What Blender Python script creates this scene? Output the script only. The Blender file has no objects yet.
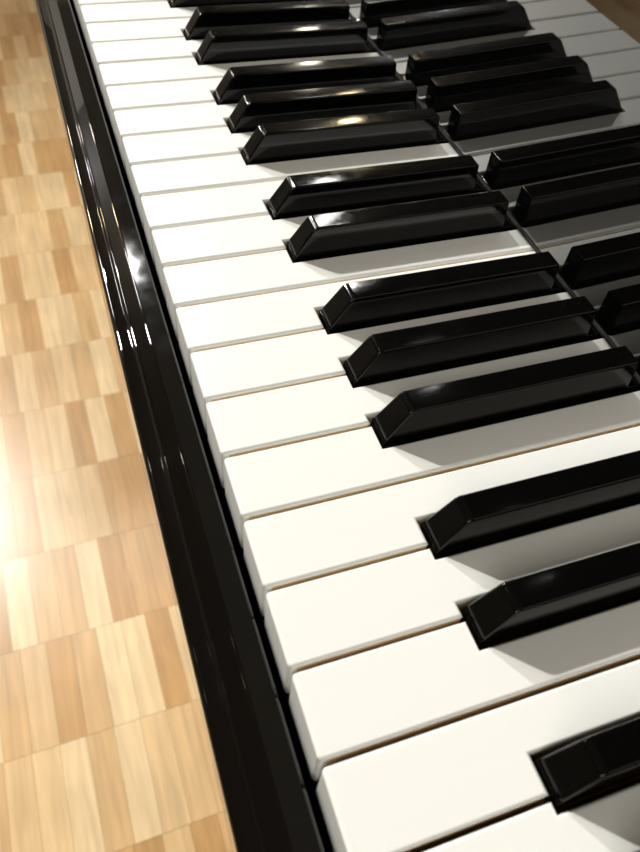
import bpy, bmesh, math, random
from mathutils import Vector, Matrix
random.seed(4)
S = 0.001                      # the keyboard is laid out in millimetres
FLOOR = -720.0                 # floor level below the white key tops
COL = bpy.context.scene.collection

def w(x, y, z):                # keyboard millimetres -> world metres (floor at z = 0)
    return Vector((x * S, y * S, (z - FLOOR) * S))

# ------------------------------------------------------------------ materials
def mat(name, color, rough=0.3, ior=1.5, **kw):
    m = bpy.data.materials.new(name); m.use_nodes = True
    b = m.node_tree.nodes['Principled BSDF']
    b.inputs['Base Color'].default_value = (*color, 1)
    b.inputs['Roughness'].default_value = rough
    b.inputs['IOR'].default_value = ior
    for k, v in kw.items():
        b.inputs[k].default_value = v
    return m

def nd(m, t, **kw):
    n = m.node_tree.nodes.new(t)
    for k, v in kw.items():
        setattr(n, k, v)
    return n

def noise_rough(m, scale, lo, hi, bump=0.0, stretch=(1, 1, 1)):
    nt = m.node_tree; b = nt.nodes['Principled BSDF']
    tc = nd(m, 'ShaderNodeTexCoord'); mp = nd(m, 'ShaderNodeMapping')
    mp.inputs['Scale'].default_value = stretch
    n = nd(m, 'ShaderNodeTexNoise'); n.inputs['Scale'].default_value = scale; n.inputs['Detail'].default_value = 5
    r = nd(m, 'ShaderNodeMapRange'); r.inputs['From Min'].default_value = .35; r.inputs['From Max'].default_value = .7
    r.inputs['To Min'].default_value = lo; r.inputs['To Max'].default_value = hi
    nt.links.new(tc.outputs['Object'], mp.inputs['Vector'])
    nt.links.new(mp.outputs['Vector'], n.inputs['Vector'])
    nt.links.new(n.outputs['Fac'], r.inputs['Value'])
    nt.links.new(r.outputs['Result'], b.inputs['Roughness'])
    if bump:
        bp = nd(m, 'ShaderNodeBump'); bp.inputs['Strength'].default_value = bump; bp.inputs['Distance'].default_value = .0004
        nt.links.new(n.outputs['Fac'], bp.inputs['Height']); nt.links.new(bp.outputs['Normal'], b.inputs['Normal'])

M_white = mat('white_key_plastic', (.81, .83, .81), .32, 1.45)
M_wood = mat('spruce_key_wood', (.76, .57, .34), .6)
M_black = mat('black_key_plastic', (.0015, .0015, .0015), .08, 1.38)
noise_rough(M_black, 260, .05, .11)
M_lacquer = mat('black_lacquer', (.002, .002, .002), .015, 1.55)
M_mirror = mat('black_mirror_lacquer', (.0015, .0015, .0015), .02, 2.3)
M_dust = mat('dusty_black_lacquer', (.006, .006, .0055), .16, 1.5)
noise_rough(M_dust, 60, .02, .065)
M_felt = mat('dark_dusty_felt', (.009, .009, .008), .9)
M_brass = mat('brass', (.75, .55, .25), .25, Metallic=1.0)

def dust_specks(m, scale, thr, col, size=.5):
    """fine pale dust specks lying on a black surface"""
    nt = m.node_tree; b = nt.nodes['Principled BSDF']
    tc = nd(m, 'ShaderNodeTexCoord'); v = nd(m, 'ShaderNodeTexVoronoi'); v.inputs['Scale'].default_value = scale
    n = nd(m, 'ShaderNodeTexNoise'); n.inputs['Scale'].default_value = scale * .06
    lt = nd(m, 'ShaderNodeMath', operation='LESS_THAN'); lt.inputs[1].default_value = thr
    gt = nd(m, 'ShaderNodeMath', operation='GREATER_THAN'); gt.inputs[1].default_value = size
    mu = nd(m, 'ShaderNodeMath', operation='MULTIPLY')
    mx = nd(m, 'ShaderNodeMix', data_type='RGBA')
    mx.inputs[6].default_value = b.inputs['Base Color'].default_value
    mx.inputs[7].default_value = (*col, 1)
    L = nt.links.new
    L(tc.outputs['Object'], v.inputs['Vector']); L(tc.outputs['Object'], n.inputs['Vector'])
    L(v.outputs['Distance'], lt.inputs[0]); L(n.outputs['Fac'], gt.inputs[0])
    L(lt.outputs[0], mu.inputs[0]); L(gt.outputs[0], mu.inputs[1])
    L(mu.outputs[0], mx.inputs[0]); L(mx.outputs[2], b.inputs['Base Color'])
dust_specks(M_dust, 700, .10, (.10, .10, .095), .62)
dust_specks(M_black, 600, .08, (.12, .12, .11), .66)

def parquet():
    m = bpy.data.materials.new('beech_finger_parquet'); m.use_nodes = True
    nt = m.node_tree; b = nt.nodes['Principled BSDF']; L = nt.links.new
    def math_(op, a, c=None):
        n = nd(m, 'ShaderNodeMath', operation=op)
        for i, s in enumerate((a, c)):
            if s is None: continue
            if isinstance(s, (int, float)): n.inputs[i].default_value = s
            else: L(s, n.inputs[i])
        return n.outputs[0]
    tc = nd(m, 'ShaderNodeTexCoord'); mp = nd(m, 'ShaderNodeMapping')
    mp.inputs['Rotation'].default_value = (0, 0, math.radians(-1.4))
    mp.inputs['Location'].default_value = (.0145, .0, 0)
    L(tc.outputs['Object'], mp.inputs['Vector'])
    sp = nd(m, 'ShaderNodeSeparateXYZ'); L(mp.outputs['Vector'], sp.inputs[0])
    X, Y = sp.outputs['X'], sp.outputs['Y']
    rowf = math_('DIVIDE', X, .1275); row = math_('FLOOR', rowf)
    wn = nd(m, 'ShaderNodeTexWhiteNoise', noise_dimensions='1D'); L(row, wn.inputs['W'])
    colf = math_('ADD', math_('DIVIDE', Y, .0305), wn.outputs['Value']); colm = math_('FLOOR', colf)
    cb = nd(m, 'ShaderNodeCombineXYZ'); L(row, cb.inputs[0]); L(colm, cb.inputs[1])
    w2 = nd(m, 'ShaderNodeTexWhiteNoise', noise_dimensions='3D'); L(cb.outputs[0], w2.inputs['Vector'])
    ramp = nd(m, 'ShaderNodeValToRGB'); r = ramp.color_ramp
    r.elements[0].position = 0; r.elements[0].color = (.52, .30, .125, 1)
    r.elements[1].position = 1; r.elements[1].color = (.80, .62, .37, 1)
    for p, c in ((.16, (.57, .345, .15)), (.4, (.67, .455, .235)), (.7, (.74, .535, .295))):
        e = r.elements.new(p); e.color = (*c, 1)
    L(w2.outputs['Value'], ramp.inputs[0])
    # grain running along each finger
    gm = nd(m, 'ShaderNodeMapping'); gm.inputs['Scale'].default_value = (5, 60, 1); L(mp.outputs['Vector'], gm.inputs['Vector'])
    ad = nd(m, 'ShaderNodeVectorMath', operation='ADD'); L(gm.outputs['Vector'], ad.inputs[0])
    sc = nd(m, 'ShaderNodeVectorMath', operation='SCALE'); L(w2.outputs['Color'], sc.inputs[0]); sc.inputs['Scale'].default_value = 40
    L(sc.outputs['Vector'], ad.inputs[1])
    gn = nd(m, 'ShaderNodeTexNoise'); gn.inputs['Scale'].default_value = 1.6; gn.inputs['Detail'].default_value = 6; gn.inputs['Distortion'].default_value = .8
    L(ad.outputs['Vector'], gn.inputs['Vector'])
    gr = nd(m, 'ShaderNodeMapRange'); gr.inputs['From Min'].default_value = .3; gr.inputs['From Max'].default_value = .7
    gr.inputs['To Min'].default_value = .84; gr.inputs['To Max'].default_value = 1.1; L(gn.outputs['Fac'], gr.inputs['Value'])
    # fine dark joints
    fx = math_('FRACT', rowf); fy = math_('FRACT', colf)
    ex = math_('MINIMUM', fx, math_('SUBTRACT', 1.0, fx)); ey = math_('MINIMUM', fy, math_('SUBTRACT', 1.0, fy))
    jx = math_('LESS_THAN', ex, .006); jy = math_('LESS_THAN', ey, .018)
    j = math_('MULTIPLY', math_('MAXIMUM', jx, jy), -.22)
    bn = nd(m, 'ShaderNodeTexNoise'); bn.inputs['Scale'].default_value = 9; bn.inputs['Detail'].default_value = 3; L(mp.outputs['Vector'], bn.inputs['Vector'])
    br = nd(m, 'ShaderNodeMapRange'); br.inputs['From Min'].default_value = .3; br.inputs['From Max'].default_value = .7
    br.inputs['To Min'].default_value = -.09; br.inputs['To Max'].default_value = .07; L(bn.outputs['Fac'], br.inputs['Value'])
    tot = math_('ADD', math_('ADD', gr.outputs['Result'], br.outputs['Result']), j)
    mul = nd(m, 'ShaderNodeVectorMath', operation='SCALE'); L(ramp.outputs['Color'], mul.inputs[0]); L(tot, mul.inputs['Scale'])
    L(mul.outputs['Vector'], b.inputs['Base Color'])
    b.inputs['Roughness'].default_value = .29; b.inputs['IOR'].default_value = 1.5
    return m
M_floor = parquet()

# ------------------------------------------------------------------ mesh helpers (coordinates in mm, local to the object)
def finish(bm, name, m, sharp=38):
    bmesh.ops.remove_doubles(bm, verts=bm.verts, dist=1e-7)
    bmesh.ops.recalc_face_normals(bm, faces=bm.faces)
    for f in bm.faces: f.smooth = True
    for e in bm.edges:
        e.smooth = not (len(e.link_faces) != 2 or e.calc_face_angle(0) > math.radians(sharp))
    me = bpy.data.meshes.new(name); bm.to_mesh(me); bm.free(); me.materials.append(m)
    return me

def obj(name, me, parent=None, loc=(0, 0, 0)):
    o = bpy.data.objects.new(name, me); COL.objects.link(o)
    if parent: o.parent = parent
    o.location = loc
    if me and name not in ('floor', 'leg'):
        o.modifiers.new('flat_faces', 'WEIGHTED_NORMAL').keep_sharp = True
    return o

def offset_poly(P, d):
    """inward mitred offset of a counter-clockwise polygon"""
    n = len(P); out = []
    for i in range(n):
        a, b, c = Vector(P[i - 1]), Vector(P[i]), Vector(P[(i + 1) % n])
        e1 = (b - a).normalized(); e2 = (c - b).normalized()
        n1 = Vector((-e1.y, e1.x)); n2 = Vector((-e2.y, e2.x))
        k = 1 + n1.dot(n2)
        v = b + (n1 + n2) * (d / k)
        out.append((v.x, v.y))
    return out

def rounded_prism(bm, P, zt, zb, r=1.0, seg=4):
    rings = []
    for i in range(seg + 1):
        a = math.pi / 2 * (1 - i / seg)
        rings.append((r * (1 - math.cos(a)), zt - r * (1 - math.sin(a))))
    rings.append((0, zb))
    vs = [[bm.verts.new((x * S, y * S, z * S)) for x, y in (offset_poly(P, o) if o else P)] for o, z in rings]
    n = len(P)
    bm.faces.new(vs[0]); bm.faces.new(list(reversed(vs[-1])))
    for A, B in zip(vs, vs[1:]):
        for i in range(n):
            bm.faces.new((A[i], B[i], B[(i + 1) % n], A[(i + 1) % n]))

def box(bm, x0, x1, y0, y1, z0, z1):
    v = [bm.verts.new((x * S, y * S, z * S)) for z in (z0, z1) for y in (y0, y1) for x in (x0, x1)]
    for f in ((0, 2, 3, 1), (4, 5, 7, 6), (0, 1, 5, 4), (2, 6, 7, 3), (0, 4, 6, 2), (1, 3, 7, 5)):
        bm.faces.new([v[i] for i in f])

def bevel_all(bm, width, seg=2, ang=20):
    bm.normal_update()
    es = [e for e in bm.edges if len(e.link_faces) == 2 and e.calc_face_angle(0) > math.radians(ang)]
    bmesh.ops.bevel(bm, geom=es, offset=width * S, segments=seg, profile=.5, affect='EDGES', clamp_overlap=True)

def extrude_profile(bm, P, x0, x1, nx=1):
    """closed profile of (y, z) swept along x"""
    rows = []
    for i in range(nx + 1):
        x = x0 + (x1 - x0) * i / nx
        rows.append([bm.verts.new((x * S, y * S, z * S)) for y, z in P])
    n = len(P)
    for A, B in zip(rows, rows[1:]):
        for i in range(n):
            bm.faces.new((A[i], A[(i + 1) % n], B[(i + 1) % n], B[i]))
    bm.faces.new(list(reversed(rows[0]))); bm.faces.new(rows[-1])

def arc(cy, cz, r, a0, a1, n):
    return [(cy + r * math.cos(math.radians(a0 + (a1 - a0) * i / n)), cz + r * math.sin(math.radians(a0 + (a1 - a0) * i / n))) for i in range(n + 1)]

# ------------------------------------------------------------------ floor
bm = bmesh.new(); box(bm, -6400, 3700, -4700, 2700, -40, 0)
fl = obj('floor', finish(bm, 'floor', M_floor)); fl['kind'] = 'structure'
fl['label'] = 'pale beech finger parquet floor'

M_wall = mat('matt_wall_paint', (.36, .35, .33), .8)
M_ceil = mat('matt_ceiling_paint', (.24, .235, .225), .9)
X0, X1, Y0, Y1, ZC = -6300, 3600, -4600, 2600, 2330
for nm, b, m in (('wall_left', (X0 - 100, X0, Y0, Y1, 0, ZC + 720), M_wall), ('wall_right', (X1, X1 + 100, Y0, Y1, 0, ZC + 720), M_wall),
              ('wall_front', (X0, X1, Y0 - 100, Y0, 0, ZC + 720), M_wall), ('wall_back', (X0, X1, Y1, Y1 + 100, 0, ZC + 720), M_wall),
              ('ceiling', (X0 - 100, X1 + 100, Y0 - 100, Y1 + 100, ZC + 720, ZC + 820), M_ceil)):
    bm = bmesh.new(); box(bm, *b); o = obj(nm, finish(bm, nm, m)); o['kind'] = 'structure'

# ------------------------------------------------------------------ piano
PY0 = 150.0
piano = obj('piano', None, loc=(-.235, .25, 0))
piano['label'] = 'black lacquered piano with its keyboard open, standing on the parquet floor'
piano['category'] = 'piano'
def rel(x, y, z):                 # keyboard mm -> local to the piano's empty
    return w(x, y, z) - Vector((-.235, .25, 0))

W = 23.5; GAP = 1.5; NH = 7.0; YH = 49.8; YB = 176.0
KIND = {1: 'D', 2: 'C', 4: 'A', 5: 'G', 6: 'F'}
OFF = {'C': -2.35, 'D': 2.35, 'F': -3.3, 'A': 3.3, 'G': 0.0}
def black_at(n): return KIND.get(n % 7)
K0, K1 = -8, 27                   # white keys K0 .. K1, counted from the one nearest the camera towards the bass

def white_outline(k):
    """plan of a white key, x measured from its own near boundary"""
    xn, xf = -GAP / 2, -W + GAP / 2
    bn, bf = black_at(k), black_at(k + 1)
    rn = OFF[bn] - NH if bn else xn
    rf = -W + OFF[bf] + NH if bf else xf
    c = 1.3
    P = [(xf + c * (1 - math.cos(a)), c * (1 - math.sin(a))) for a in [math.pi / 2 * i / 4 for i in range(5)]]
    P += [(xn - c * (1 - math.sin(a)), c * (1 - math.cos(a))) for a in [math.pi / 2 * i / 4 for i in range(5)]]
    if bn: P += [(xn, YH), (rn, YH)]
    P += [(rn, YB), (rf, YB)]
    if bf: P += [(rf, YH), (xf, YH)]
    return P, xn, xf, rn, rf, bn, bf

def clean(P):
    out = []
    for p in P:
        if not out or (Vector(p) - Vector(out[-1])).length > 1e-4: out.append(p)
    if (Vector(out[0]) - Vector(out[-1])).length < 1e-4: out.pop()
    return out

proto = {}
def white_meshes(k):
    if k % 7 in proto: return proto[k % 7]
    P, xn, xf, rn, rf, bn, bf = white_outline(k)
    P = clean(P)
    # the arc list runs from the far front corner to the near one: make it counter-clockwise
    area = sum(P[i - 1][0] * P[i][1] - P[i][0] * P[i - 1][1] for i in range(len(P)))
    if area < 0: P.reverse()
    bm = bmesh.new(); rounded_prism(bm, P, 0, -1.4, .95, 4)
    # front apron, one piece with the top
    fr = [p for p in P if p[1] < 1.31]
    fr = sorted(set(fr), key=lambda p: p[0])
    ap = fr + [(xn, 2.4), (xf, 2.4)]
    top = [bm.verts.new((x * S, y * S, -1.4 * S)) for x, y in ap]; bot = [bm.verts.new((x * S, y * S, -19.5 * S)) for x, y in ap]
    for i in range(len(ap)):
        bm.faces.new((top[i], bot[i], bot[(i + 1) % len(ap)], top[(i + 1) % len(ap)]))
    bm.faces.new(list(reversed(bot)))
    cap = finish(bm, 'white_key', M_white)
    # wooden key stick under the covering
    t = .12
    Q = [(xf + t, 2.4), (xn - t, 2.4)]
    if bn: Q += [(xn - t, YH - t), (rn - t, YH - t)]
    Q += [(rn - t, YB), (rf + t, YB)]
    if bf: Q += [(rf + t, YH - t), (xf + t, YH - t)]
    Q = clean(Q)
    bm = bmesh.new(); rounded_prism(bm, Q, -1.4, -24, .05, 1)
    st = finish(bm, 'key_stick', M_wood)
    proto[k % 7] = (cap, st)
    return proto[k % 7]

for k in range(K0, K1 + 1):
    cap, st = white_meshes(k)
    dz = random.uniform(-.12, .12); dy = random.uniform(-.12, .12)
    o = obj('white_key', cap, piano, rel(-W * k, dy, dz))
    obj('key_stick', st, o)

def black_meshes():
    bm = bmesh.new()
    y0, y1 = 51.3, 145.0
    def hw(z): return 5.25 - .75 * max(0, z - 1) / 11.5
    prof = [(y0, -6), (y0, 1.3), (58.2, 11.75), (59.7, 12.5), (y1 - .4, 12.4), (y1, 1.3), (y1, -6)]
    L = [bm.verts.new((-hw(z) * S, y * S, z * S)) for y, z in prof]
    Rr = [bm.verts.new((hw(z) * S, y * S, z * S)) for y, z in prof]
    for i in range(7):
        bm.faces.new((L[i], L[(i + 1) % 7], Rr[(i + 1) % 7], Rr[i]))
    for V in (L, Rr):
        bm.faces.new((V[0], V[1], V[5], V[6])); bm.faces.new(V[1:6])
    bmesh.ops.recalc_face_normals(bm, faces=bm.faces)
    bevel_all(bm, 1.0, 3, 24)
    b2 = bmesh.new(); box(b2, -5.3, 5.3, 50.75, 158, -6, .6); bevel_all(b2, .2, 1)
    tmp = bpy.data.meshes.new('tmp'); b2.to_mesh(tmp); b2.free(); bm.from_mesh(tmp)
    cap = finish(bm, 'black_key', M_black, 50)
    bm = bmesh.new(); box(bm, -5.2, 5.2, 51, 144.6, -24, -6); 
    return cap, finish(bm, 'key_stick', M_wood)
bcap, bst = black_meshes()
for n in range(K0 + 1, K1 + 1):
    t = black_at(n)
    if not t: continue
    o = obj('black_key', bcap, piano, rel(-W * n + OFF[t], random.uniform(-.15, .15), random.uniform(-.1, .1)))
    obj('key_stick', bst, o)

XL, XR = -W * (K1 + 1) - 1, -W * K0 + 1        # ends of the keyboard
# key slip: flat dusty top with a convex front, a step and a bevelled nose
P = [(-3.4, -42), (-3.4, -10.9), (-3.6, -10.5), (-4.2, -9.75)]
P += [(-10.3, -10.12)]
P += arc(-10.4, -12.1, 2.0, 87, 113, 5)
P += [(-15.6, -12.2)]
P += arc(-15.9, -13.0, .9, 66, 130, 4)
P += [(-17.0, -13.0), (-17.5, -13.25), (-20.6, -13.8)]
P += arc(-20.9, -15.6, 1.8, 78, 180, 7)
P += [(-22.7, -42)]
bm = bmesh.new(); extrude_profile(bm, P, XL - 60, XR + 60)
me = finish(bm, 'key_slip', M_lacquer, 30); me.materials.append(M_dust)
for f in me.polygons:                      # the flat top is dusty, the mouldings are polished
    if f.center.z > -10.1 * S and f.normal.z > .99: f.material_index = 1
obj('key_slip', me, piano, rel(0, 0, 0))

# key bed carrying the keys
bm = bmesh.new(); box(bm, XL - 60, XR + 60, -21.5, 420, -85, -42); bevel_all(bm, 2, 2)
obj('key_bed', finish(bm, 'key_bed', M_lacquer), piano, rel(0, 0, 0))
bm = bmesh.new(); box(bm, XL, XR, 3, 12, -42, -25); box(bm, XL, XR, 150, 172, -42, -24)
obj('key_rail', finish(bm, 'key_rail', M_felt), piano, rel(0, 0, 0))

# cheek blocks at both ends
for a, b in ((XL - 60, XL - 1), (XR + 1, XR + 60)):
    bm = bmesh.new(); extrude_profile(bm, [(-3, -42), (-3, 14), (4, 20), (147, 20), (147, -42)], a, b); bevel_all(bm, 2, 3)
    obj('cheek_block', finish(bm, 'cheek_block', M_lacquer), piano, rel(0, 0, 0))

# fall board: polished panel leaning a little over the keys, rounded lower edge
T = math.radians(1.9); YF = 149.8; ZF = 3.8; H = 215.0
def fb(y, z): return (YF + y * math.cos(T) - z * math.sin(T), ZF + y * math.sin(T) + z * math.cos(T))
P = [fb(y, z) for y, z in arc(1.6, 0, 1.6, 270, 180, 6)] + [fb(y, z) for y, z in arc(6, H - 6, 6, 180, 90, 8)]
P += [fb(y, z) for y, z in arc(16, H - 6, 6, 90, 0, 6)] + [fb(22, -1.6)]
bm = bmesh.new(); extrude_profile(bm, P, XL - 60, XR + 60)
fbo = obj('fallboard', finish(bm, 'fallboard', M_mirror), piano, rel(0, 0, 0))
bm = bmesh.new(); box(bm, XL, XR, 149.75, 171, .6, 2.3); bevel_all(bm, .3, 1)
obj('felt_strip', finish(bm, 'felt_strip', M_felt), fbo)

# case and lid behind the fall board, legs under the key bed
bm = bmesh.new(); box(bm, XL - 62, XR + 62, 176, 430, -42, 214); bevel_all(bm, 4, 3)
obj('case', finish(bm, 'case', M_lacquer), piano, rel(0, 0, 0))
bm = bmesh.new(); box(bm, XL - 66, XR + 66, 190, 440, 214, 234); bevel_all(bm, 5, 3)
obj('lid', finish(bm, 'lid', M_lacquer), piano, rel(0, 0, 0))
for x in (XL + 20, XR - 20):
    for y in (110, 360):
        bm = bmesh.new()
        pr = [(30, -85), (34, -100), (28, -115), (26, -300), (22, -560), (20, -660), (25, -672), (22, -690), (22, -720)]
        rows = [[bm.verts.new(((x + r * math.cos(2 * math.pi * i / 24)) * S, (y + r * math.sin(2 * math.pi * i / 24)) * S, z * S)) for i in range(24)] for r, z in pr]
        for A, B in zip(rows, rows[1:]):
            for i in range(24): bm.faces.new((A[i], B[i], B[(i + 1) % 24], A[(i + 1) % 24]))
        bm.faces.new(rows[0]); bm.faces.new(list(reversed(rows[-1])))
        obj('leg', finish(bm, 'leg', M_lacquer), piano, rel(0, 0, 0))

# ------------------------------------------------------------------ light: ceiling lamps of the room, two added fill lights and dim ambience
def lamp(name, x, y, z, power, radius, col=(1, 1, 1)):
    d = bpy.data.lights.new(name, 'POINT'); d.energy = power; d.shadow_soft_size = radius; d.color = col
    o = bpy.data.objects.new(name, d); COL.objects.link(o); o.location = w(x, y, z); return o
def spot(name, x, y, z, power, radius, col, target, size):
    d = bpy.data.lights.new(name, 'SPOT'); d.energy = power; d.shadow_soft_size = radius; d.color = col
    d.spot_size = math.radians(size); d.spot_blend = 1
    o = bpy.data.objects.new(name, d); COL.objects.link(o); o.location = w(x, y, z)
    o.rotation_euler = (w(*target) - o.location).to_track_quat('-Z', 'Y').to_euler(); return o
spot('ceiling_spot', -2700, -1090, 2200, 470, .045, (1, .963, .895), (-100, -50, -200), 72)
spot('ceiling_spot', -2914, -80, 2200, 215, .025, (1, .98, .95), (-170, 90, 0), 26).data.spot_blend = .35
lamp('ceiling_lamp', -4150, -1680, 2200, 40, .07, (1, .80, .46))
lamp('ceiling_lamp', -5250, -1760, 2200, 30, .07, (1, .9, .7))
sd = bpy.data.lights.new('linear_lamp', 'AREA'); sd.shape = 'RECTANGLE'; sd.size = .66; sd.size_y = .12; sd.energy = 24; sd.color = (1, .97, .92)
so = bpy.data.objects.new('linear_lamp', sd); COL.objects.link(so); so.location = w(-3165, -1150, 2200)
so.rotation_euler = (0, 0, math.atan2(-290, -590))
lamp('wall_fill', -5500, -2600, 2000, 60, .1, (.97, .97, 1))  # added fill light, brightens the far wall that the black key tops reflect
for x, p in ((-900, .3), (-1060, .3), (-1960, 3), (-3450, 4)):
    lamp('ceiling_lamp', x, -1250, 2200, p, .03, (1, .97, .92))

ad = bpy.data.lights.new('soft_fill', 'AREA'); ad.shape = 'RECTANGLE'; ad.size = 2.4; ad.size_y = 1.6; ad.energy = 46; ad.color = (1, .93, .82)  # added soft area light that lifts the shadows; the room has no window
ao = bpy.data.objects.new('soft_fill', ad); COL.objects.link(ao); ao.location = w(1300, -1500, 2000)
ao.rotation_euler = (w(-150, 80, 0) - ao.location).to_track_quat('-Z', 'Y').to_euler()

wd = bpy.data.worlds.new('room_ambience'); bpy.context.scene.world = wd; wd.use_nodes = True
bg = wd.node_tree.nodes['Background']; bg.inputs['Color'].default_value = (1.0, .93, .82, 1); bg.inputs['Strength'].default_value = .05

# ------------------------------------------------------------------ camera
cd = bpy.data.cameras.new('camera'); cam = bpy.data.objects.new('camera', cd); COL.objects.link(cam)
cd.sensor_fit = 'VERTICAL'; cd.sensor_height = 36; cd.sensor_width = 36 * 640 / 852
cd.lens = 738.68 / 852 * 36; cd.clip_start = .01; cd.clip_end = 100
R = [[0.321219, 0.94333, 0.083348], [-0.752925, 0.201015, 0.626656], [0.574389, -0.264048, 0.774826]]
CX, CY, CZ = 40.046, -29.956, 185.501
M = Matrix.Identity(4)
for i in range(3):
    for j in range(3): M[i][j] = R[j][i]
M.translation = w(CX, CY, CZ)
cam.matrix_world = M
cd.dof.use_dof = True; cd.dof.focus_distance = .285; cd.dof.aperture_fstop = cd.lens / 1.7
bpy.context.scene.camera = cam

sc = bpy.context.scene
sc.view_settings.view_transform = 'Standard'; sc.view_settings.look = 'None'
sc.view_settings.gamma = 1; sc.view_settings.use_curve_mapping = False
sc.view_settings.exposure = 0
